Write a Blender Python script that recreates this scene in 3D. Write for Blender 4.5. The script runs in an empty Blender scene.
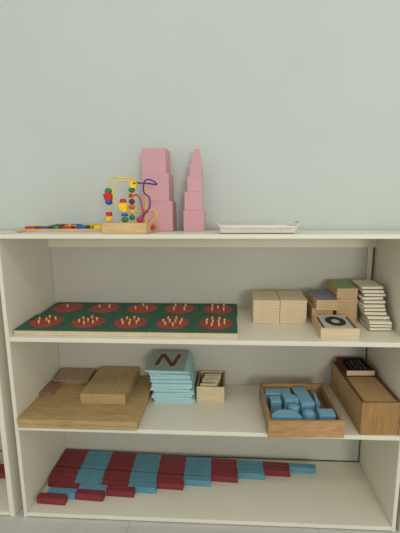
import bpy, bmesh, math, random
from mathutils import Matrix, Vector, Euler
random.seed(7)
sc = bpy.context.scene
C = sc.collection
PI = math.pi

# ------------------------------------------------------------------ materials
def srgb(r, g, b):
    f = lambda c: (c/12.92 if c <= .04045 else ((c+.055)/1.055)**2.4)
    return (f(r/255), f(g/255), f(b/255), 1)

def mat(name, col, rough=.55, var=.06, scale=30, bump=0.0, spec=.4, metal=0):
    m = bpy.data.materials.new(name); m.use_nodes = True
    nt = m.node_tree; N = nt.nodes; L = nt.links
    b = N['Principled BSDF']
    b.inputs['Roughness'].default_value = rough
    b.inputs['Metallic'].default_value = metal
    b.inputs['Specular IOR Level'].default_value = spec
    tc = N.new('ShaderNodeTexCoord')
    no = N.new('ShaderNodeTexNoise'); no.inputs['Scale'].default_value = scale; no.inputs['Detail'].default_value = 4
    L.new(tc.outputs['Object'], no.inputs['Vector'])
    cr = N.new('ShaderNodeValToRGB')
    c = srgb(*col)
    cr.color_ramp.elements[0].position = .3; cr.color_ramp.elements[1].position = .7
    cr.color_ramp.elements[0].color = (c[0]*(1-var), c[1]*(1-var), c[2]*(1-var), 1)
    cr.color_ramp.elements[1].color = (min(1, c[0]*(1+var)), min(1, c[1]*(1+var)), min(1, c[2]*(1+var)), 1)
    L.new(no.outputs['Fac'], cr.inputs['Fac']); L.new(cr.outputs['Color'], b.inputs['Base Color'])
    if bump:
        bp = N.new('ShaderNodeBump'); bp.inputs['Strength'].default_value = bump; bp.inputs['Distance'].default_value = .002
        L.new(no.outputs['Fac'], bp.inputs['Height']); L.new(bp.outputs['Normal'], b.inputs['Normal'])
    return m

def wood(name, col, dark, axis='X', rough=.5, scale=18, stretch=9):
    m = bpy.data.materials.new(name); m.use_nodes = True
    nt = m.node_tree; N = nt.nodes; L = nt.links
    b = N['Principled BSDF']; b.inputs['Roughness'].default_value = rough; b.inputs['Specular IOR Level'].default_value = .3
    tc = N.new('ShaderNodeTexCoord'); mp = N.new('ShaderNodeMapping')
    s = {'X': (1, stretch, stretch), 'Y': (stretch, 1, stretch), 'Z': (stretch, stretch, 1)}[axis]
    mp.inputs['Scale'].default_value = s
    no = N.new('ShaderNodeTexNoise'); no.inputs['Scale'].default_value = scale; no.inputs['Detail'].default_value = 6; no.inputs['Distortion'].default_value = .6
    L.new(tc.outputs['Object'], mp.inputs['Vector']); L.new(mp.outputs['Vector'], no.inputs['Vector'])
    n2 = N.new('ShaderNodeTexNoise'); n2.inputs['Scale'].default_value = 9; n2.inputs['Detail'].default_value = 2
    L.new(tc.outputs['Object'], n2.inputs['Vector'])
    mx = N.new('ShaderNodeMath'); mx.operation = 'MULTIPLY_ADD'; mx.inputs[1].default_value = .7
    sc2 = N.new('ShaderNodeMath'); sc2.operation = 'MULTIPLY'; sc2.inputs[1].default_value = .3
    L.new(n2.outputs['Fac'], sc2.inputs[0]); L.new(no.outputs['Fac'], mx.inputs[0]); L.new(sc2.outputs[0], mx.inputs[2])
    cr = N.new('ShaderNodeValToRGB')
    cr.color_ramp.elements[0].position = .32; cr.color_ramp.elements[1].position = .64
    cr.color_ramp.elements[0].color = srgb(*dark); cr.color_ramp.elements[1].color = srgb(*col)
    L.new(mx.outputs[0], cr.inputs['Fac']); L.new(cr.outputs['Color'], b.inputs['Base Color'])
    return m

def tile_floor():
    m = mat('floor_tile', (200, 198, 190), .3, .05, 14)
    nt = m.node_tree; N = nt.nodes; L = nt.links; b = N['Principled BSDF']
    tc = N.new('ShaderNodeTexCoord'); mp = N.new('ShaderNodeMapping'); mp.inputs['Location'].default_value = (.26, .32, 0)
    br = N.new('ShaderNodeTexBrick'); br.offset = 0; br.squash = 1
    br.inputs['Scale'].default_value = 1; br.inputs['Brick Width'].default_value = .6; br.inputs['Row Height'].default_value = .6
    br.inputs['Mortar Size'].default_value = .0018; br.inputs['Mortar'].default_value = srgb(178, 176, 168)
    src = b.inputs['Base Color'].links[0].from_socket
    L.new(tc.outputs['Object'], mp.inputs['Vector']); L.new(mp.outputs['Vector'], br.inputs['Vector'])
    L.new(src, br.inputs['Color1']); L.new(src, br.inputs['Color2']); L.new(br.outputs['Color'], b.inputs['Base Color'])
    return m

M = dict(
    wall=mat('wall_paint', (200, 207, 200), .85, .02, 3),
    floor=tile_floor(),
    shelf=mat('cream_shelf_paint', (228, 223, 203), .38, .03, 5),
    back=mat('back_panel_paint', (197, 194, 180), .5, .03, 5),
    pink=mat('pink_paint', (211, 159, 166), .5, .03, 12),
    green=mat('green_felt', (56, 98, 76), .7, .08, 40, .1),
    disc=mat('red_disc_paint', (160, 66, 58), .5, .14, 60),
    peg=mat('peg_wood', (226, 190, 120), .5, .1, 60),
    tile=wood('pale_tile_wood', (222, 204, 170), (206, 184, 146)),
    deck=wood('tan_tile_wood', (210, 180, 138), (190, 156, 114)),
    oak=wood('oak_board', (192, 164, 116), (162, 132, 86), 'X'),
    oaky=wood('oak_block', (192, 164, 118), (164, 134, 92), 'Y'),
    dull=wood('dull_wood', (172, 146, 118), (146, 122, 98), 'Y'),
    small=wood('small_dark_wood', (156, 124, 96), (130, 102, 78), 'Y'),
    boxw=wood('box_wood', (198, 158, 108), (152, 112, 68), 'X', scale=22, stretch=14),
    boxy=wood('box_wood_side', (176, 142, 102), (136, 106, 74), 'Y', scale=22, stretch=12),
    longw=wood('long_box_wood', (172, 134, 84), (150, 112, 66), 'Z'),
    longy=wood('long_box_lit_wood', (192, 158, 110), (168, 134, 90), 'Y'),  # lighter copy of the box wood, light on its side painted in
    rim=wood('dark_rim_wood', (116, 82, 52), (88, 60, 38), 'Y'),
    base=wood('maze_base_wood', (224, 190, 140), (204, 168, 118), 'X'),
    cream=mat('cream_card', (226, 212, 172), .6, .06, 30),
    bluecard=mat('blue_card', (176, 212, 214), .6, .04, 20),
    greycard=mat('grey_card_face', (150, 164, 156), .75, .05, 40),
    brown=mat('brown_sandpaper', (104, 72, 46), .9, .15, 120),
    bluewood=mat('blue_painted_wood', (128, 180, 204), .42, .06, 20),
    rodred=mat('rod_red_paint', (130, 46, 54), .45, .1, 20),
    rodblue=mat('rod_blue_paint', (94, 148, 168), .45, .08, 20),
    navy=mat('navy_paint', (120, 120, 138), .5, .08, 25),
    leaf=mat('leaf_green_paint', (132, 170, 104), .5, .08, 25),
    white=mat('white_card', (226, 220, 196), .5, .04, 25),
    black=mat('black_paint', (28, 26, 28), .5, .1, 30),
    numcard=mat('numeral_card_face', (186, 186, 180), .6, .04, 30),
    maroon=mat('maroon_lining', (82, 28, 26), .6, .15, 40),
    bead_dark=mat('dark_bead', (44, 36, 48), .35, .15, 40),
    tray=mat('white_tray_plastic', (232, 226, 214), .3, .02, 20),
    trayp=mat('pink_tray_print', (214, 190, 186), .4, .16, 90),
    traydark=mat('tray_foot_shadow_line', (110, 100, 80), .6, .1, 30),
    yellow=mat('yellow_paint', (246, 206, 30), .35, .04, 20),
    red=mat('red_paint', (198, 44, 44), .35, .05, 20),
    blue=mat('blue_paint', (38, 86, 178), .35, .05, 20),
    bgreen=mat('bead_green_paint', (52, 128, 76), .35, .05, 20),
    orange=mat('orange_paint', (218, 104, 52), .35, .05, 20),
    purple=mat('purple_paint', (104, 58, 84), .4, .05, 20),
    wirey=mat('yellow_wire_paint', (232, 200, 56), .35, .03, 20),
    wireb=mat('blue_wire_paint', (44, 48, 140), .35, .03, 20),
    wirer=mat('red_wire_paint', (188, 48, 66), .35, .03, 20),
)

# ------------------------------------------------------------------ mesh helpers
def bm_box(bm, x0, x1, y0, y1, z0, z1, bev=.0012, rot=None, mi=0, seg=2):
    t = bmesh.new()
    bmesh.ops.create_cube(t, size=1)
    bmesh.ops.scale(t, vec=(x1-x0, y1-y0, z1-z0), verts=t.verts)
    if bev: bmesh.ops.bevel(t, geom=t.edges[:], offset=bev, segments=seg, affect='EDGES', profile=.6)
    if rot is not None: bmesh.ops.transform(t, matrix=rot, verts=t.verts)
    bmesh.ops.translate(t, vec=((x0+x1)/2, (y0+y1)/2, (z0+z1)/2), verts=t.verts)
    merge(bm, t, mi)

def merge(bm, t, mi=0):
    for f in t.faces: f.material_index = mi
    me = bpy.data.meshes.new('t'); t.to_mesh(me); t.free()
    bm.from_mesh(me); bpy.data.meshes.remove(me)

def bm_prism(bm, pts, z0, z1, bev=0, mi=0, mtx=None):
    """outline (x,y) counter-clockwise extruded from z0 to z1"""
    t = bmesh.new()
    lo = [t.verts.new((x, y, z0)) for x, y in pts]; hi = [t.verts.new((x, y, z1)) for x, y in pts]
    n = len(pts)
    t.faces.new(list(reversed(lo))); t.faces.new(hi)
    for i in range(n): t.faces.new((lo[i], lo[(i+1) % n], hi[(i+1) % n], hi[i]))
    if bev: bmesh.ops.bevel(t, geom=t.edges[:], offset=bev, segments=2, affect='EDGES')
    if mtx is not None: bmesh.ops.transform(t, matrix=mtx, verts=t.verts)
    merge(bm, t, mi)

def bm_lathe(bm, prof, n=24, loc=(0, 0, 0), mi=0, mtx=None):
    t = bmesh.new(); rings = []
    for r, z in prof:
        if r < 1e-6: rings.append([t.verts.new((0, 0, z))])
        else: rings.append([t.verts.new((r*math.cos(2*PI*k/n), r*math.sin(2*PI*k/n), z)) for k in range(n)])
    for a, b in zip(rings, rings[1:]):
        for k in range(n):
            k2 = (k+1) % n
            if len(a) == 1 and len(b) == 1: continue
            if len(a) == 1: t.faces.new((a[0], b[k2], b[k]))
            elif len(b) == 1: t.faces.new((a[k], a[k2], b[0]))
            else: t.faces.new((a[k], a[k2], b[k2], b[k]))
    bmesh.ops.recalc_face_normals(t, faces=t.faces)
    if mtx is not None: bmesh.ops.transform(t, matrix=mtx, verts=t.verts)
    bmesh.ops.translate(t, vec=loc, verts=t.verts)
    for f in t.faces: f.smooth = True
    merge(bm, t, mi)

def smooth_path(pts, per=8):
    out = []
    P = [Vector(p) for p in pts]
    for i in range(len(P)-1):
        p0 = P[max(i-1, 0)]; p1 = P[i]; p2 = P[i+1]; p3 = P[min(i+2, len(P)-1)]
        for k in range(per):
            t = k/per
            out.append(.5*((2*p1)+(p2-p0)*t+(2*p0-5*p1+4*p2-p3)*t*t+(3*p1-p0-3*p2+p3)*t**3))
    out.append(P[-1]); return out

def bm_tube(bm, pts, r, n=8, mi=0):
    t = bmesh.new(); rings = []
    up = Vector((0.13, 1, .07)).normalized()
    for i, p in enumerate(pts):
        d = (pts[min(i+1, len(pts)-1)]-pts[max(i-1, 0)]).normalized()
        a = up-d*up.dot(d)
        a = a.normalized(); b = d.cross(a); up = a
        rings.append([t.verts.new(p+r*(math.cos(2*PI*k/n)*a+math.sin(2*PI*k/n)*b)) for k in range(n)])
    for a, b in zip(rings, rings[1:]):
        for k in range(n): t.faces.new((a[k], a[(k+1) % n], b[(k+1) % n], b[k]))
    t.faces.new(list(reversed(rings[0]))); t.faces.new(rings[-1])
    bmesh.ops.recalc_face_normals(t, faces=t.faces)
    for f in t.faces: f.smooth = True
    merge(bm, t, mi)

def obj(name, bm, mats, parent=None, loc=None):
    me = bpy.data.meshes.new(name); bm.to_mesh(me); bm.free()
    for m in (mats if isinstance(mats, (list, tuple)) else [mats]): me.materials.append(m)
    o = bpy.data.objects.new(name, me); C.objects.link(o)
    if parent: o.parent = parent
    if loc: o.location = loc
    return o

def tag(o, label, cat, group=None, kind=None):
    if label: o['label'] = label
    if cat: o['category'] = cat
    if group: o['group'] = group
    if kind: o['kind'] = kind
    return o

def empty(name, label, cat, group=None, loc=(0, 0, 0)):
    o = bpy.data.objects.new(name, None); C.objects.link(o); o.empty_display_size = .02
    o.location = loc
    return tag(o, label, cat, group)

def dup(o, label=None):
    c = o.copy(); C.objects.link(c)
    if label: c['label'] = label
    for ch in o.children:
        d = ch.copy(); C.objects.link(d); d.parent = c
    return c

def setm(o, mtx):
    o.location = mtx.to_translation(); o.rotation_euler = mtx.to_euler()

def box_obj(name, x0, x1, y0, y1, z0, z1, m, parent=None, bev=.0012):
    bm = bmesh.new(); bm_box(bm, x0, x1, y0, y1, z0, z1, bev); return obj(name, bm, m, parent)

ORD = ['topmost', 'second from the top', 'third from the top', 'fourth from the top', 'fifth from the top', 'sixth from the top',
       'seventh from the top', 'eighth from the top', 'ninth from the top', 'tenth from the top', 'eleventh from the top',
       'twelfth from the top', 'thirteenth from the top', 'fourteenth from the top', 'fifteenth from the top', 'sixteenth from the top', 'seventeenth from the top']
def ordinal(i, n): return 'lowest' if i == n-1 else ORD[i]

# ------------------------------------------------------------------ setting
W, D = 1.166, .307
T1, T2, T3, T4 = .9255, .61878, .32648, .01636      # upper faces of the four boards
TO, TI, TH = -.034, .0456, .016                  # the boards are not quite level front to back
WALL = .336
def tag_structure(o): o['kind'] = 'structure'; return o
tag_structure(box_obj('wall_back', -4, 5, WALL, WALL+.12, 0, 2.9, M['wall'], bev=0))
tag_structure(box_obj('floor', -4, 5, -5, WALL, -.1, 0, M['floor'], bev=0))

def shelf_unit(x0, label, th=.012, w=W, detail=True):
    u = empty('shelf_unit', label, 'shelf', None, (x0, 0, 0))
    t1, t2, t3, t4 = .0125, .0145, .0135, .0133
    def side(a, b):                               # its top edge follows the top board
        bm = bmesh.new(); y1 = D+.006; za = T1-t1-.0001; zb_ = za+TO*y1
        pts = [(.0005, 0), (y1, 0), (y1, zb_), (.0005, za)]
        bm_prism(bm, pts, a, b, .0012, mtx=Matrix(((0, 0, 1, 0), (1, 0, 0, 0), (0, 1, 0, 0), (0, 0, 0, 1))))
        obj('side_panel', bm, M['shelf'], u)
    def board(name, x0, x1, y0, y1, t, z, tilt):
        bm = bmesh.new(); bm_box(bm, x0, x1, y0, y1, -t, 0, .002); o = obj(name, bm, M['shelf'], u)
        o.location = (0, 0, z); o.rotation_euler = (tilt, 0, 0); return o
    side(-th, 0)
    side(w, w+th)
    board('top_board', -th-.001, w+th+.001, -.001, D+.020, t1, T1, TO)
    board('shelf_board', .0002, w-.0002, 0, D-.0005, t2, T2, TI)
    board('shelf_board', .0002, w-.0002, 0, D-.0005, t3, T3, TH)
    box_obj('bottom_board', .0002, w-.0002, 0, D, T4-t4, T4, M['shelf'], u, .002)
    box_obj('back_panel', .001, w-.006, D+.0003, D+.0055, T4+.004, T1-t1-.0125, M['back'], u, .0008)
    box_obj('back_rail', .0005, w-.0005, D-.014, D-.0005, T1-t1-.056, T1-t1-.0112, M['shelf'], u, .001)
    box_obj('back_batten', w-.026, w-.010, D-.010, D-.0005, T2+.016, T1-t1-.0562, M['shelf'], u, .001)
    box_obj('back_rail', .0005, w-.0005, D-.010, D-.0005, T3-t3-.026, T3-t3+.0040, M['shelf'], u, .001)
    return u
shelf_unit(0, 'cream four-tier open shelf holding all the learning toys in the middle of the photo')
shelf_unit(-.043-.017-W, 'cream shelf unit beyond the narrow gap on the left edge, red rods inside', .017)
shelf_unit(W+.012+.017+.0120, 'cream shelf unit at the right edge, just beyond the dark gap', .017)

# ------------------------------------------------------------------ top board: pink cubes
def P1(x, y, h=0, rz=0):
    return Matrix.Translation((x, y, T1+TO*y)) @ Matrix.Rotation(TO, 4, 'X') @ Matrix.Translation((0, 0, h+.0003)) @ Matrix.Rotation(rz, 4, 'Z')
def P3(x, y, h=0, rz=0):
    return Matrix.Translation((x, y, T3+TH*y)) @ Matrix.Rotation(TH, 4, 'X') @ Matrix.Translation((0, 0, h+.0003)) @ Matrix.Rotation(rz, 4, 'Z')
cubes = []
def cube(x, y, z, s, rz, label):
    bm = bmesh.new(); bm_box(bm, -s/2, s/2, -s/2, s/2, 0, s, .0012)
    o = obj('pink_cube', bm, M['pink']); setm(o, P1(x, y, z, rz))
    tag(o, label, 'cube', 'pink stacking cubes'); return o
z = 0
for s, x, rz, lab in ((.1, .4170, .00, 'largest pink wooden cube at the base of the wide tower'),
                      (.09, .4125, -.03, 'pink cube in the middle of the wide three-cube tower'),
                      (.08, .4080, -.04, 'pink cube on top of the wide three-cube tower')):
    cube(x, .267, z, s, rz, lab); z += s+.0002
z = 0
for s, x, rz, lab in ((.07, .5365, .0, 'pink cube at the base of the slim tapering tower'),
                      (.06, .5335, .06, 'second pink cube from the base of the slim tower'),
                      (.05, .5390, .03, 'third pink cube from the base of the slim tower'),
                      (.04, .5420, -.02, 'small pink cube fourth from the base of the slim tower'),
                      (.03, .5440, .03, 'small pink cube just under the tiny top cube of the slim tower'),
                      (.02, .5455, .02, 'tiny pink cube at the very top of the slim tower')):
    cube(x+.001, .262, z, s, rz, lab); z += s+.0002

# ------------------------------------------------------------------ top board: puzzle board with loose pieces
PBX0, PBX1, PBY0, PBY1 = -.049, .276, .176, .311
pb = empty('puzzle_board', 'flat wooden puzzle board with bright pieces at left end of shelf top', 'puzzle board', None)
setm(pb, P1(PBX0, PBY0))
bm = bmesh.new(); bm_box(bm, 0, PBX1-PBX0, 0, PBY1-PBY0, 0, .007, .001); obj('base_panel', bm, M['base'], pb)
bm = bmesh.new()
w_, d_ = PBX1-PBX0, PBY1-PBY0
for a in ((.0003, w_-.0003, .0003, .004), (.0003, w_-.0003, d_-.004, d_-.0003), (.0003, .004, .004, d_-.004), (w_-.004, w_-.0003, .004, d_-.004)):
    bm_box(bm, a[0], a[1], a[2], a[3], .007, .010, .0006)
obj('raised_frame', bm, M['base'], pb)
zt = .0073
def outline(kind, s):
    if kind == 0:   # rounded square
        return [(s*math.copysign(abs(math.cos(a))**.45, math.cos(a)), s*math.copysign(abs(math.sin(a))**.45, math.sin(a))) for a in [2*PI*k/28 for k in range(28)]]
    if kind == 1:   # lobed flower
        return [(s*(1+.12*math.cos(5*a))*math.cos(a), s*(1+.12*math.cos(5*a))*math.sin(a)) for a in [2*PI*k/40 for k in range(40)]]
    if kind == 2:   # chunky cross
        q = s*.42; return [(-q, -s), (q, -s), (q, -q), (s, -q), (s, q), (q, q), (q, s), (-q, s), (-q, q), (-s, q), (-s, -q), (-q, -q)]
    return [(s*math.cos(2*PI*k/28), s*math.sin(2*PI*k/28)) for k in range(28)]
pieces = [  # x, y, colour, half width, height, kind, lift, label
    (-0.0060, 0.202, 'red', .0185, .011, 0, 0, 'red puzzle piece at the left end of the front row'),
    (0.0400, 0.202, 'blue', .0180, .011, 0, 0, 'blue puzzle piece second in the front row, beside the red end piece'),
    (0.0800, 0.202, 'bgreen', .015, .012, 3, 0, 'round green puzzle piece in the front row between blue and red pieces'),
    (0.1200, 0.202, 'red', .0175, .012, 0, 0, 'red puzzle piece in the middle of the front row'),
    (0.1670, 0.202, 'blue', .0180, .012, 0, 0, 'blue puzzle piece in the front row, beside the yellow end piece'),
    (0.2280, 0.201, 'yellow', .020, .015, 1, 0, 'yellow puzzle piece at right end of front row, beside the bead maze'),
    (0.0200, 0.243, 'yellow', .019, .015, 3, 0, 'round yellow puzzle piece in the middle row, behind red and blue'),
    (0.0660, 0.243, 'purple', .019, .0150, 2, 0, 'purple cross puzzle piece in the middle row'),
    (0.1100, 0.243, 'yellow', .018, .0140, 1, 0, 'yellow flower puzzle piece in the middle row behind the red piece'),
    (0.1550, 0.243, 'bgreen', .019, .0135, 0, 0, 'green square puzzle piece in the middle row'),
    (0.2030, 0.243, 'leaf', .018, .0145, 3, 0, 'light green round puzzle piece behind the yellow end piece'),
    (0.2460, 0.241, 'bgreen', .017, .0165, 0, 0, 'dark green puzzle piece nearest the bead maze in the middle row'),
    (0.0600, 0.285, 'bgreen', .020, .0165, 1, 0, 'dark green flower puzzle piece in the back row, left part'),
    (0.1120, 0.285, 'blue', .019, .0165, 3, 0, 'round blue puzzle piece in the back row'),
    (0.1650, 0.285, 'yellow', .019, .017, 0, 0, 'yellow square puzzle piece in the back row'),
    (0.2220, 0.285, 'red', .020, .017, 2, 0, 'red cross puzzle piece in the back row, right part'),
]
for x, y, c, s, h, k, lift, lab in pieces:
    bm = bmesh.new(); bm_prism(bm, outline(k, s), 0, h, .0012)
    o = obj('puzzle_piece', bm, M[c]); setm(o, P1(x, y, zt+lift, random.uniform(-.12, .12)))
    tag(o, lab, 'puzzle piece', 'coloured pieces on the puzzle board')

# ------------------------------------------------------------------ top board: bead maze
mz = empty('bead_maze', 'bead maze with yellow, red and blue wires on a wooden base before the pink tower', 'toy', None)
setm(mz, P1(-.0030, 0))
ZB = .9192
bz0, bz1 = 0, .0305+.9192
box_obj('base', .2925, .4215, .031, .212, 0, .0305, M['base'], mz, .002)
bm = bmesh.new(); bm_lathe(bm, [(0, 0), (.0085, 0), (.0095, .0012), (.0085, .0026), (0, .003)], 20, mtx=Matrix.Diagonal((1, 4.2, 1, 1)))
for v in bm.verts: v.co = Vector((v.co.z, v.co.y, v.co.x))
bmesh.ops.recalc_face_normals(bm, faces=bm.faces)
o = obj('side_plug', bm, M['red'], mz, (.4215, .130, .0155)); o['label'] = 'red oval plug on the side of the base'
YA = .1
def wire(name, pts, m):
    bm = bmesh.new(); bm_tube(bm, [p-Vector((0, 0, ZB)) for p in smooth_path(pts)], .0023); o = obj('wire', bm, M[m], mz); o['label'] = name; return o
wire('yellow wire, outer left loop', [(.2942, YA, bz1-.002), (.2945, YA, .99), (.295, YA, 1.05), (.298, YA, 1.071), (.310, YA+.003, 1.084), (.335, YA+.01, 1.084), (.365, YA+.03, 1.080), (.385, YA+.06, 1.074), (.390, YA+.075, 1.06), (.390, YA+.08, 1.0), (.390, YA+.08, bz1-.002)], 'wirey')
wire('yellow wire, inner loop', [(.3630, .108, bz1-.002), (.3630, .108, 1.0), (.366, .106, 1.055), (.366, .100, 1.071), (.350, .092, 1.074), (.330, .086, 1.069), (.3175, .082, 1.050), (.3165, .08, 1.022), (.326, .08, 1.003), (.343, .08, .995), (.3480, .08, .975), (.3480, .08, bz1-.002)], 'wirey')
wire('red wire', [(.3730, .086, 1.030), (.385, .084, 1.032), (.394, .082, 1.022), (.400, .082, .998), (.402, .082, .978), (.394, .082, .964), (.3915, .082, bz1-.002)], 'wirer')
wire('blue wire', [(.3735, .090, 1.066), (.390, .10, 1.0675), (.412, .12, 1.068), (.434, .14, 1.066), (.428, .14, 1.074), (.413, .135, 1.081), (.400, .130, 1.076), (.3955, .128, 1.056), (.399, .125, 1.040), (.413, .122, 1.027), (.417, .118, 1.004), (.410, .115, .986), (.399, .112, .974), (.395, .11, .959), (.395, .11, bz1-.002)], 'wireb')
wire('low yellow wire', [(.334, .09, .994), (.350, .11, .986), (.375, .12, .984), (.405, .13, .984), (.418, .135, .989), (.4300, .135, .986), (.4325, .135, .978), (.4325, .135, .966), (.4260, .137, .960), (.416, .14, .955), (.414, .141, bz1-.002)], 'wirey')
def bead(x, y, z, c, r=.0095, sq=1.0, kind='ball'):
    bm = bmesh.new(); r *= 1.14
    if kind == 'ball':
        n = 10; bm_lathe(bm, [(r*math.sin(PI*k/n) if 0 < k < n else 0, -r*sq*math.cos(PI*k/n)) for k in range(n+1)], 18)
    elif kind == 'disc':
        bm_lathe(bm, [(0, -r*.62*sq), (r*.8, -r*.62*sq), (r, -r*.4*sq), (r, r*.4*sq), (r*.8, r*.62*sq), (0, r*.62*sq)], 18)
    else:
        bm_prism(bm, outline(1, r*.94), -r*.5, r*.5, .001, mtx=Matrix.Rotation(PI/2, 4, 'X') @ Matrix.Rotation(PI/10, 4, 'Z'))
    o = obj('bead', bm, M[c], mz, (x, y, z-ZB)); o['label'] = {'bgreen': 'green'}.get(c, c)+' bead'; return o
bead(.2945, YA, 1.045, 'bgreen', .0096, .85)
bead(.2945, YA-.002, 1.0290, 'red', .0125, .6, 'flower')
bead(.2950, YA, 1.0125, 'blue', .0098, .85)
bead(.2942, YA, .9765, 'red', .0088, .95, 'disc')
bead(.2942, YA, .9610, 'yellow', .0088, 1.0, 'disc')
bead(.3440, .08, 1.0135, 'red', .0088, .85)
bead(.3450, .079, .9985, 'yellow', .0120, .6, 'flower')
bead(.3475, .08, .9845, 'yellow', .0080, .6, 'disc')
bead(.3480, .08, .9735, 'blue', .0086, .75, 'disc')
bead(.3480, .08, .9595, 'bgreen', .0098, .72)
bead(.3725, .098, 1.0630, 'yellow', .0104, .6, 'flower')
bead(.3645, .107, 1.0475, 'bgreen', .0088, .8)
bead(.3640, .108, 1.0305, 'yellow', .0098, .8, 'disc')
o = bead(.3640, .0970, 1.0305, 'red', .0058, .55, 'flower'); o['label'] = 'red flower mark on the yellow bead'
bead(.3635, .108, 1.0135, 'purple', .0086, .8)
bead(.3630, .108, .9975, 'orange', .0088, .8)
bead(.3630, .108, .9830, 'yellow', .0080, .85, 'disc')
bead(.3630, .108, .9660, 'bgreen', .0080, .95)
bead(.3915, .082, .9590, 'red', .0086, .85)
bead(.4010, .129, .9845, 'orange', .0072, .7)

# ------------------------------------------------------------------ top board: white tray
tr = empty('serving_tray', 'shallow white serving tray with raised pinkish handles on the shelf top', 'tray', None)
setm(tr, P1(.7385, .113))
def tray_mesh():
    t = bmesh.new()
    def ring(hx, hy, z, r, lift=0):
        out = []
        for cx, cy, a0 in ((hx-r, hy-r, 0), (-hx+r, hy-r, 90), (-hx+r, -hy+r, 180), (hx-r, -hy+r, 270)):
            for k in range(6):
                a = math.radians(a0+18*k); x = cx+r*math.cos(a); y = cy+r*math.sin(a)
                u = max(0, abs(x)/hx-.8)/.2
                out.append(t.verts.new((x, y, z+lift*u*u)))
        return out
    rs = [ring(.107, .075, .0022, .012), ring(.112, .080, .016, .014, .004), ring(.117, .085, .0185, .016, .008),
          ring(.117, .085, .0205, .016, .008), ring(.111, .079, .0195, .014, .006), ring(.104, .072, .0065, .012)]
    for a, b in zip(rs, rs[1:]):
        n = len(a)
        for k in range(n): t.faces.new((a[k], a[(k+1) % n], b[(k+1) % n], b[k]))
    t.faces.new(list(reversed(rs[0]))); t.faces.new(rs[-1])
    bmesh.ops.recalc_face_normals(t, faces=t.faces)
    return t
obj('tray_body', tray_mesh(), M['tray'], tr)
box_obj('foot_shadow_line', -.103, .103, -.071, .071, 0, .0024, M['traydark'], tr, .001)  # dark slab coloured as the shadow line beneath the tray
for s in (-1, 1):
    bm = bmesh.new()
    bm_tube(bm, smooth_path([(s*.106, -.050, .0215), (s*.117, -.047, .026), (s*.125, -.032, .031), (s*.127, 0, .0325), (s*.125, .032, .031), (s*.117, .047, .026), (s*.106, .050, .0215)]), .0026)
    o = obj('handle', bm, M['trayp'], tr); o['label'] = 'pink printed handle'
bm = bmesh.new(); bm_box(bm, -.095, .095, -.0856, -.0838, .0150, .0195, .0004)
o = obj('printed_band', bm, M['trayp'], tr); o['label'] = 'pink printed band along the rim'

# ------------------------------------------------------------------ second shelf (its board rises slightly to the back)
def P2(x, y, h=0, rz=0):
    return Matrix.Translation((x, y, T2+TI*y)) @ Matrix.Rotation(TI, 4, 'X') @ Matrix.Translation((0, 0, h+.0003)) @ Matrix.Rotation(rz, 4, 'Z')
WORDS = ['', 'one', 'two', 'three', 'four', 'five', 'six', 'seven', 'eight', 'nine', 'ten']
pegm = bmesh.new(); bm_lathe(pegm, [(0, 0), (.0032, 0), (.0030, .0095), (.0022, .0112), (0, .0115)], 12)
peg_mesh = bpy.data.meshes.new('peg'); pegm.to_mesh(peg_mesh); pegm.free(); peg_mesh.materials.append(M['peg'])
def number_board(n, x, y, w, d):
    row = 'front' if n > 5 else 'back'
    r = empty('number_board', 'square green board with %s wooden peg%s on its red disc, %s row' % (WORDS[n], '' if n == 1 else 's', row), 'number board', 'green peg number boards')
    setm(r, P2(x, y))
    bm = bmesh.new(); bm_box(bm, 0, w, 0, d, 0, .0135, .0008); obj('base_board', bm, M['tile'], r)
    bm = bmesh.new(); bm_box(bm, 0, w, 0, d, .0135, .0155, .0006); obj('green_panel', bm, M['green'], r)
    cx, cy = w*.5, d*.54
    bm = bmesh.new(); bm_lathe(bm, [(0, 0), (.0515, 0), (.0522, .0004), (.0515, .0012), (0, .0012)], 40); obj('red_disc', bm, M['disc'], r, (cx, cy, .0155))
    lay = {1: [(0, 0)], 2: [(-.018, 0), (.018, 0)], 3: [(-.02, -.012), (.02, -.012), (0, .02)], 4: [(-.018, -.018), (.018, -.018), (-.018, .018), (.018, .018)],
           5: [(-.02, -.02), (.02, -.02), (-.02, .02), (.02, .02), (0, 0)]}
    if n in lay: pts = lay[n]
    elif n < 9: pts = [(.027*math.cos(2*PI*k/(n-1)+.4), .027*math.sin(2*PI*k/(n-1)+.4)) for k in range(n-1)]+[(0, 0)]
    else: pts = [(.030*math.cos(2*PI*k/(n-2)+.4), .030*math.sin(2*PI*k/(n-2)+.4)) for k in range(n-2)]+[(-.009, 0), (.009, 0)]
    for px, py in pts:
        o = bpy.data.objects.new('peg', peg_mesh); C.objects.link(o); o.parent = r; o.location = (cx+px, cy+py, .0167)
for k in range(5): number_board(6+k, .0045+.1357*k, .0190, .1353, .1430)
for k in range(5): number_board(1+k, .0130+.1344*k, .1625, .1340, .1420)

def tile_mesh(name, w, d, t, m, bev=.0011):
    bm = bmesh.new(); bm_box(bm, 0, w, 0, d, 0, t, bev)
    me = bpy.data.meshes.new(name); bm.to_mesh(me); bm.free()
    for q in (m if isinstance(m, list) else [m]): me.materials.append(q)
    return me
def stack2(me, x, y, n, t, cat, labf, group, name, jx=.0006, jr=.008, h0=0, drift=(0, 0)):
    res = []
    for i in range(n):
        o = bpy.data.objects.new(name, me); C.objects.link(o)
        setm(o, P2(x+random.uniform(-jx, jx)+drift[0]*i, y+random.uniform(-jx, jx)+drift[1]*i, h0+i*(t+.0002), random.uniform(-jr, jr)))
        tag(o, labf(n-1-i, n), cat, group); res.append(o)
    return res
tm = tile_mesh('wooden_tile', .0848, .120, .0085, M['tile'])
stack2(tm, .7346, .1430, 9, .0085, 'tile', lambda i, n: '%s pale tile, left of two equal stacks by the green boards' % ordinal(i, n), 'pale square tiles, left stack', 'wooden_tile')
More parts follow.
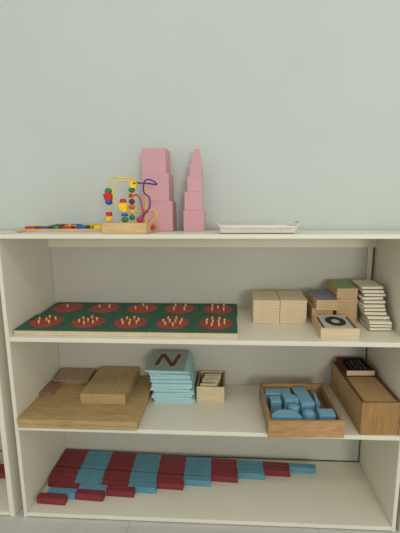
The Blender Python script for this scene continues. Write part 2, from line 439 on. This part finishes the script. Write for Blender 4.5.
stack2(tm, .8205, .1455, 9, .0085, 'tile', lambda i, n: '%s pale wooden tile in the right of the two equal pale stacks' % ordinal(i, n), 'pale square tiles, right stack', 'wooden_tile')

# coloured-top tile stacks
tt = .0085
dk = tile_mesh('wooden_tile_tan', .066, .122, tt, M['deck'])
def topped(mcol, w, d, label, cat, group):
    r = empty('painted_tile', label, cat, group)
    bm = bmesh.new(); bm_box(bm, 0, w, 0, d, 0, tt-.0016, .0008); obj('wood_body', bm, M['deck'], r)
    bm = bmesh.new(); bm_box(bm, .0004, w-.0004, .0004, d-.0004, tt-.0016, tt, .0005); o = obj('painted_face', bm, M[mcol], r)
    return r
h = 0
stack2(dk, .9240, .150, 6, tt, 'tile', lambda i, n: '%s tan wooden tile in the block under the navy-topped tiles' % ordinal(i, n), 'tan tiles under the navy-topped tiles', 'wooden_tile')
h = 6*(tt+.0002)
stack2(dk, .9310, .127, 3, tt, 'tile', lambda i, n: '%s tan wooden tile directly under the navy painted tile' % ordinal(i, n), 'tan tiles touching the navy tile', 'wooden_tile', h0=h)
r = topped('navy', .066, .122, 'wooden tile with navy face, on top of the tan stack left of the green one', 'tile', 'painted tiles'); setm(r, P2(.9310, .127, h+3*(tt+.0002)))
stack2(dk, 1.0060, .166, 5, tt, 'tile', lambda i, n: '%s tan tile in the bottom block of the green-topped stack' % ordinal(i, n), 'lower tan tiles of green-topped stack', 'wooden_tile', h0=0)
h = 5*(tt+.0002)
stack2(dk, 1.0050, .165, 4, tt, 'tile', lambda i, n: '%s tan tile in the middle block of the green-topped stack' % ordinal(i, n), 'middle tan tiles of green-topped stack', 'wooden_tile', h0=h)
h += 4*(tt+.0002)
stack2(dk, 1.0040, .170, 3, tt, 'tile', lambda i, n: '%s tan tile directly beneath the green painted tile' % ordinal(i, n), 'upper tan tiles of green-topped stack', 'wooden_tile', h0=h)
r = topped('leaf', .066, .122, 'wooden tile with bright green face on top of the tallest tan stack', 'tile', 'painted tiles'); setm(r, P2(1.0040, .170, h+3*(tt+.0002)))

# open box with numeral card
fb = empty('card_box', 'small open pale wooden box at shelf front holding a zero card', 'box', None)
setm(fb, P2(.9235, .0205))
w_, d_, hh = .1110, .1230, .0325
bm = bmesh.new(); bm_box(bm, 0, w_, 0, d_, 0, .005, .0008); obj('box_bottom', bm, M['tile'], fb)
for a in ((0, w_, 0, .007), (0, w_, d_-.007, d_), (0, .006, .007, d_-.007), (w_-.006, w_, .007, d_-.007)):
    bm = bmesh.new(); bm_box(bm, a[0], a[1], a[2], a[3], .005, hh, .0009); obj('box_wall', bm, M['deck'] if a[2] == .007 else M['tile'], fb)
for i, (hz, lab) in enumerate(((.0053, 'lowest grey card in the open box with the zero card'), (.0123, 'second grey card up, beneath the zero card'), (.0193, 'grey card directly beneath the zero card in open box'))):
    bm = bmesh.new(); bm_box(bm, 0, .082, 0, .103, 0, .0065, .0006)
    o = obj('numeral_card', bm, [M['numcard']]); setm(o, P2(.9375, .0290, hz, .0)); tag(o, lab, 'card', 'cards in the open wooden box')
nc = empty('numeral_card', 'grey card with a thick black zero, lying in the open box', 'card', 'cards in the open wooden box'); setm(nc, P2(.9372, .0290, .0263, 0))
bm = bmesh.new(); bm_box(bm, 0, .082, 0, .103, 0, .0065, .0006); obj('card_body', bm, M['numcard'], nc)
def ring_mesh(rx, ry, ix, iy, z0, z1, n=40):
    t = bmesh.new(); R = []
    for a_, b_, z in ((rx, ry, z0), (rx, ry, z1), (ix, iy, z1), (ix, iy, z0)):
        R.append([t.verts.new((a_*math.cos(2*PI*k/n), b_*math.sin(2*PI*k/n), z)) for k in range(n)])
    for q in range(4):
        a, b = R[q], R[(q+1) % 4]
        for k in range(n): t.faces.new((a[k], a[(k+1) % n], b[(k+1) % n], b[k]))
    bmesh.ops.recalc_face_normals(t, faces=t.faces); return t
o = obj('numeral', ring_mesh(.030, .040, .0125, .018, 0, .0008), M['black'], nc, (.043, .053, .0065)); o['label'] = 'black zero'

# skewed stack of white cards with dark undersides
wc = bmesh.new(); bm_box(wc, 0, .066, 0, .095, .0024, .0100, .0009, mi=0); bm_box(wc, .0008, .0652, .0008, .0942, 0, .0024, .0004, mi=1)
wme = bpy.data.meshes.new('domino_card'); wc.to_mesh(wme); wc.free(); wme.materials.append(M['white']); wme.materials.append(M['rim'])
offs = [(1.0870, .0890, .00), (1.0855, .0895, .02), (1.0850, .0890, -.02), (1.0810, .0990, .01), (1.0775, .1180, .00), (1.0785, .1200, .02), (1.0775, .1260, -.01),
        (1.0790, .1380, -.02), (1.0785, .1390, .02), (1.0790, .1450, .0), (1.0770, .1500, -.06), (1.0770, .1540, .05)]
for i, (x, y, rz) in enumerate(offs):
    o = bpy.data.objects.new('domino_card', wme); C.objects.link(o); setm(o, P2(x+random.uniform(-.0035, .0035), y+random.uniform(-.003, .003), i*.0102, rz+random.uniform(-.05, .05)))
    tag(o, '%s white dark-edged card in the leaning stack by the right panel' % ordinal(len(offs)-1-i, len(offs)), 'card', 'white cards by the right panel')

# ------------------------------------------------------------------ third shelf: boards and blocks
z3 = 0
def slab(name, x0, x1, y0, y1, z0, h, m, label, cat, rz=0, group=None, bev=.0018):
    cx, cy = (x0+x1)/2, (y0+y1)/2
    bm = bmesh.new(); bm_box(bm, x0-cx, x1-cx, y0-cy, y1-cy, 0, h, bev)
    o = obj(name, bm, M[m]); setm(o, P3(cx, cy, z0, rz)); tag(o, label, cat, group); return o
slab('wooden_board', .0040, .3780, -.0070, .3020, z3, .0125, 'oak', 'lower of the two broad oak boards at left of third shelf', 'board', 0, 'broad oak boards', .0025)
slab('wooden_board', .0015, .3800, -.0080, .3020, z3+.0128, .0165, 'oak', 'upper of two broad oak boards, the one carrying the three wooden blocks', 'board', 0, 'broad oak boards', .003)
zb = z3+.0128+.0165+.0003
slab('wooden_block', .1660, .3170, .0900, .3020, zb, .0360, 'oaky', 'largest thick wooden block lying on the oak boards, beside the blue cards', 'block', -.0, 'wooden blocks on the oak boards')
mb = slab('wooden_block', .0060, .1370, .2220, .2960, zb, .0160, 'dull', 'medium dull brown block at the back of the oak boards', 'block', .0, 'wooden blocks on the oak boards')
setm(mb, P3(.0790, .2230, zb) @ Matrix.Rotation(.17, 4, 'X') @ Matrix.Translation((0, .0370, 0)))
slab('wooden_block', .0020, .0440, .1360, .2100, zb, .0055, 'small', 'lower of two small brown slats by the left panel', 'block', -.02, 'small brown slats', .0008)
slab('wooden_block', .0025, .0445, .1375, .2110, zb+.0057, .0055, 'small', 'upper of two small brown slats by the left panel', 'block', -.03, 'small brown slats', .0008)

# blue letter cards
n = 18; th = .0064
bc = bmesh.new(); bm_box(bc, -.0690, .0690, -.064, .064, 0, th, .0009)
bme = bpy.data.meshes.new('letter_card'); bc.to_mesh(bme); bc.free(); bme.materials.append(M['bluecard'])
for i in range(n):
    f = i/(n-1); x = .4660-.013*f+random.uniform(-.005, .005); y = .2180+random.uniform(-.004, .004); rz = random.uniform(-.05, .05)
    if i == n-1:
        o = empty('letter_card', 'topmost card of the blue stack, with a brown letter N', 'card', 'blue letter cards')
        bm = bmesh.new(); bm_box(bm, -.0675, .0675, -.064, .064, 0, th-.0014, .0006); obj('card_body', bm, M['bluecard'], o)
        bm = bmesh.new(); bm_box(bm, -.0673, .0673, -.0638, .0638, th-.0014, th, .0005); q = obj('card_face', bm, M['greycard'], o); q['label'] = 'grey-green card face'
        bm = bmesh.new()
        def bar(x0, y0, x1, y1, wd):
            d = Vector((x1-x0, y1-y0, 0)); L_ = d.length; nrm = Vector((-d.y, d.x, 0))/L_*wd/2
            bm_prism(bm, [(x0-nrm.x, y0-nrm.y), (x1-nrm.x, y1-nrm.y), (x1+nrm.x, y1+nrm.y), (x0+nrm.x, y0+nrm.y)], th, th+.0007)
        bar(-.036, -.032, -.022, .040, .014); bar(-.022, .040, .022, -.034, .0135); bar(.022, -.034, .037, .040, .014)
        q = obj('letter', bm, M['brown'], o); q['label'] = 'brown letter N'
        x, y, rz = .4400, .2170, -.03
    else:
        o = bpy.data.objects.new('letter_card', bme); C.objects.link(o)
        tag(o, '%s card in the stack of blue letter cards' % ordinal(n-1-i, n), 'card', 'blue letter cards')
    tl = .15*(i/(n-1))**1.3                    # the pile bulges: cards lie looser towards the back
    setm(o, P3(x, y, i*(th+.0004)+math.tan(tl)*(y-.148), 0) @ Matrix.Rotation(tl, 4, 'X') @ Matrix.Rotation(rz, 4, 'Z'))

# open boxes -----------------------------------------------------------------
def open_box(name, label, x0, x1, y0, y1, z0, hh, t, mx, my, cat='box', bottom=.004, rz=0):
    r = empty(name, label, cat, None); setm(r, P3(x0, y0, z0, rz)); w, d = x1-x0, y1-y0
    bm = bmesh.new(); bm_box(bm, t, w-t, t, d-t, .0003, bottom, .0004); obj('box_bottom', bm, M[my], r)
    bm = bmesh.new(); bm_box(bm, 0, w, 0, t, 0, hh, .0011); obj('front_wall', bm, M[mx], r)
    bm = bmesh.new(); bm_box(bm, 0, w, d-t, d, 0, hh, .0011); obj('back_wall', bm, M[mx], r)
    for a, b in ((0, t), (w-t, w)):
        bm = bmesh.new(); bm_box(bm, a, b, t, d-t, 0, hh, .0011); obj('side_wall', bm, M[my], r)
    return r
open_box('card_box', 'small pale open wooden box of cream cards beside the blue card stack', .5450, .6420, .1740, .3020, z3, .0550, .006, 'tile', 'boxy')
# cream cards leaning in the small box
cw = bmesh.new(); bm_box(cw, -.029, .029, -.003, .003, 0, .054, .0008)
cme = bpy.data.meshes.new('word_card'); cw.to_mesh(cme); cw.free(); cme.materials.append(M['cream'])
for i, (x, y, lean, dz, lab) in enumerate(((.5830, .1915, -.03, .000, 'frontmost cream card standing in the small open box'), (.5870, .2085, -.30, .004, 'second cream card from the front in the small open box'),
                                      (.5880, .2230, -.34, .006, 'third cream card from the front in the small open box'), (.5930, .2370, -.36, .008, 'fourth cream card from the front in the small open box'),
                                      (.5950, .2510, -.38, .010, 'rearmost cream card leaning in the small open box'))):
    o = bpy.data.objects.new('word_card', cme); C.objects.link(o); setm(o, P3(x+.003, y-.002, .0052+dz*.2) @ Matrix.Rotation(lean, 4, 'X'))
    tag(o, lab, 'card', 'cream cards in the small box')

open_box('block_box', 'shallow oak open box full of blue blocks at the front of third shelf', .7745, .9985, -.0215, .2170, z3, .0530, .0095, 'boxw', 'boxy', rz=.04)
zi = .0045
BXM = P3(.7745, -.0215, 0, .04)
def blk(name, label, bm, loc, rot=(0, 0, 0)):
    o = obj(name, bm, M['bluewood']); setm(o, BXM @ Matrix.Translation((loc[0]-.776, loc[1]+.0225, loc[2])) @ Euler(rot).to_matrix().to_4x4()); tag(o, label, 'block', 'blue blocks in the oak box'); return o
def halfcyl(r, l, n=18):
    bm = bmesh.new(); bm_prism(bm, [(r*math.cos(PI*k/n), r*math.sin(PI*k/n)) for k in range(n+1)], -l/2, l/2, .001); return bm
def bx(a, b, c, bev=.0022):
    bm = bmesh.new(); bm_box(bm, -a/2, a/2, -b/2, b/2, 0, c, bev); return bm
blk('blue_cuboid', 'long blue bar along the back left of the oak box', bx(.088, .036, .040), (.8340, .176, zi))
blk('blue_cube', 'small blue cube in the left of the oak box, before the long bar', bx(.036, .036, .038), (.8190, .1270, zi), (0, 0, .05))
blk('blue_arch', 'curved blue quarter-round block curling past the end of the long bar', (lambda b: (bm_prism(b, [(.046*math.cos(a), .046*math.sin(a)) for a in [PI/2*k/12 for k in range(13)]]+[(0, 0)], 0, .046, .0018), b)[1])(bmesh.new()), (.8480, .1060, zi), (0, 0, .1))
blk('blue_half_round', 'large blue half-round block in front left of the oak box', halfcyl(.046, .043), (.8360, .0060, zi+.0218), (0, 0, 0))
bm = bmesh.new(); bm_lathe(bm, [(0, 0), (.0165, 0), (.018, .002), (.018, .036), (.0165, .038), (0, .038)], 24); 
blk('blue_cylinder', 'short upright blue cylinder next to the large half-round block', bm, (.8720, .0830, zi+.0002))
blk('blue_cuboid', 'long blue slab pointing front to back in the middle of the box', bx(.044, .110, .044), (.9140, .1420, zi), (0, 0, .10))
bm = bmesh.new(); bm_lathe(bm, [(0, 0), (.021, 0), (.0225, .002), (.0225, .018), (.021, .028), (.015, .036), (.007, .0395), (0, .040)], 24)
blk('blue_dome', 'blue dome-topped block in front of the middle slab', bm, (.9140, .0520, zi))
blk('blue_wedge', 'thin blue wedge in the back right of the oak box', (lambda b: (bm_prism(b, [(0, 0), (.014, 0), (.009, .082), (.002, .082)], 0, .036, .001), b)[1])(bmesh.new()), (.9460, .0980, zi), (0, 0, -.1))
blk('blue_cuboid', 'blue block in the front right corner of the oak box', bx(.048, .042, .044), (.9630, .0360, zi), (.0, 0, -.04))

# long box with lid and tray ----------------------------------------------------
lx0, lx1, ly0, ly1, lh = 1.0500, 1.1635, .0040, .2960, .1050
LRZ = .046
LM = P3(lx0, ly0, 0, LRZ)
lb = empty('long_box', 'long tan wooden box with dark rim beside the right panel, third shelf', 'box', None)
setm(lb, LM)
w_, d_ = lx1-lx0, ly1-ly0
bm = bmesh.new(); bm_box(bm, 0, w_, 0, .008, 0, lh, .001); obj('front_wall', bm, M['longw'], lb)
bm = bmesh.new(); bm_box(bm, 0, w_, d_-.008, d_, 0, lh, .001); obj('back_wall', bm, M['longw'], lb)
for a, b in ((0, .008), (w_-.008, w_)):
    bm = bmesh.new(); bm_box(bm, a, b, .008, d_-.008, 0, lh-.003, .0008); obj('side_wall', bm, M['longy'], lb)
    bm = bmesh.new(); bm_box(bm, a, b, .008, d_-.008, lh-.003, lh+.0015, .0008); obj('rim_strip', bm, M['rim'], lb)
bm = bmesh.new(); bm_box(bm, .008, w_-.008, .008, d_-.008, .0003, .006, 0); obj('box_bottom', bm, M['longy'], lb)
bm = bmesh.new(); bm_box(bm, .0082, w_-.0082, .0082, d_-.0085, lh-.0062, lh-.0010, .0006); obj('sliding_lid', bm, M['longy'], lb)
bm = bmesh.new(); bm_box(bm, .0, w_, -.0002, .003, lh-.0002, lh+.0015, .0005); obj('rim_strip', bm, M['rim'], lb)
t0 = lh-.0005
tx0, ty0 = .0110, .1680
ot = empty('bead_tray', 'small tray lined in maroon with dark beads, on the long box', 'tray', None)
setm(ot, LM @ Matrix.Translation((tx0, ty0, t0)))
w_, d_ = .0935, .1150
bm = bmesh.new(); bm_box(bm, 0, w_, 0, d_, 0, .004, .0006); obj('tray_bottom', bm, M['maroon'], ot)
bm = bmesh.new(); bm_box(bm, 0, w_, 0, .006, .004, .0200, .0008); obj('front_wall', bm, M['tile'], ot)
for a in ((0, w_, d_-.006, d_), (0, .005, .006, d_-.006), (w_-.005, w_, .006, d_-.006)):
    bm = bmesh.new(); bm_box(bm, a[0], a[1], a[2], a[3], .004, .0200, .0008); obj('tray_wall', bm, M['maroon'], ot)
bm = bmesh.new(); n_ = 8
bm_lathe(bm, [(.0072*math.sin(PI*k/n_) if 0 < k < n_ else 0, -.0068*math.cos(PI*k/n_)) for k in range(n_+1)], 14)
dme = bpy.data.meshes.new('dark_bead'); bm.to_mesh(dme); bm.free(); dme.materials.append(M['bead_dark'])
k = 0
for layer, spots in ((0, [(x, y) for x in (.030, .045, .060, .075) for y in (.018, .034, .050, .066, .082)]), (1, [(x, y) for x in (.0375, .0525, .0675) for y in (.026, .042, .058, .074)])):
    for x, y in spots:
        o = bpy.data.objects.new('dark_bead', dme); C.objects.link(o)
        setm(o, LM @ Matrix.Translation((tx0+x, ty0+y, t0+.0042+.0068+layer*.0088)))
        tag(o, 'small dark bead heaped in the maroon tray on the long box', 'bead', 'dark beads in the maroon tray')

# ------------------------------------------------------------------ bottom shelf: number rods
z4 = T4+.0003
def rod(n, x, y, zz, slope, label, seg=.0985, wd=.0236, h=.0235, first=0, group='red and blue number rods'):
    r = empty('number_rod', label, 'rod', group, (x, y, zz)); r.rotation_euler = (0, 0, slope)
    for k in range(n):
        bm = bmesh.new(); bm_box(bm, k*seg, (k+1)*seg-.0001, 0, wd, 0, h, .0009)
        o = obj('segment', bm, M['rodred' if (k+first) % 2 == 0 else 'rodblue'], r); o['label'] = 'red segment' if (k+first) % 2 == 0 else 'blue segment'
    return r
rods = {10: (.0025, .2755, -.047), 9: (.0025, .2500, -.047), 8: (.0050, .2250, -.047), 7: (.0055, .2000, -.046), 6: (.0060, .1705, -.045),
        5: (.0090, .1450, -.045), 4: (.0130, .1195, -.045), 3: (.0390, .0935, -.045), 2: (.0370, .0670, -.045), 1: (.0130, .0400, -.05)}
rl = {10: 'longest red and blue rod, ten segments, at the back of bottom shelf', 9: 'red and blue rod of nine segments, second from the back',
      8: 'red and blue rod of eight segments, third from the back', 7: 'red and blue rod of seven segments, fourth from the back',
      6: 'red and blue rod of six segments, fifth from the back', 5: 'red and blue rod of five segments, ending red',
      4: 'red and blue rod of four segments, ending blue', 3: 'red, blue and red rod of three segments', 2: 'two-segment rod, blue on the left and red on the right',
      1: 'shortest rod, a single red segment at front left of bottom shelf'}
for k, (x, y, s) in rods.items(): rod(k, x, y, z4, s, rl[k], .0980, first=1 if k == 2 else 0)
rod(9, -.1430-9*.1, .1500, z4, 0, 'front red and blue rod inside the shelf unit at the left edge', .1, group='rods in the left shelf unit')
rod(9, -.1430-9*.1, .1760, z4, 0, 'rear red and blue rod inside the shelf unit at the left edge', .1, group='rods in the left shelf unit')

# ------------------------------------------------------------------ light
def area(name, loc, target, sx, sy, power, col):
    l = bpy.data.lights.new(name, 'AREA'); l.shape = 'RECTANGLE'; l.size = sx; l.size_y = sy; l.energy = power; l.color = col
    o = bpy.data.objects.new(name, l); C.objects.link(o); o.location = loc
    o.rotation_euler = (Vector(target)-Vector(loc)).to_track_quat('-Z', 'Y').to_euler(); return o
area('window_daylight', (1.9, -4.4, 1.25), (.7, .3, .75), .75, .85, 42, (1, .985, .95))
area('ceiling_lamp', (1.15, -1.55, 2.65), (.7, 0, .6), 1.2, .12, 6.5, (1, .965, .90))
w = bpy.data.worlds.new('World'); sc.world = w; w.use_nodes = True
w.node_tree.nodes['Background'].inputs['Color'].default_value = (.98, 1.0, .96, 1)
w.node_tree.nodes['Background'].inputs['Strength'].default_value = .73

# ------------------------------------------------------------------ camera (solved from the shelf's edges)
yaw, pit, rol, f = .0546046, .1811029, -.0045935, 383.70157
def ray(u, v):
    c, s = math.cos(rol), math.sin(rol); u, v = c*u+s*v, -s*u+c*v
    x, y2, z2 = u, 1, -v
    c, s = math.cos(pit), math.sin(pit); y = c*y2+s*z2; z = -s*y2+c*z2
    c, s = math.cos(yaw), math.sin(yaw); return Vector((c*x-s*y, s*x+c*y, z))
fw = ray(0, 0); rt = ray(1, 0)-fw; up = ray(0, -1)-fw
cd = bpy.data.cameras.new('camera'); cam = bpy.data.objects.new('camera', cd); C.objects.link(cam)
mt = Matrix((rt, up, -fw)).transposed().to_4x4(); mt.translation = (.661728, -1.060223, 1.009222)
cam.matrix_world = mt
cd.sensor_fit = 'HORIZONTAL'; cd.sensor_width = 36; cd.lens = 36*f/400
cd.shift_x = -10.17944/400; cd.shift_y = 7.33899/400
cd.clip_start = .02
sc.camera = cam

vs = sc.view_settings
vs.view_transform = 'Standard'; vs.look = 'None'; vs.gamma = 1; vs.use_curve_mapping = False; vs.exposure = 0
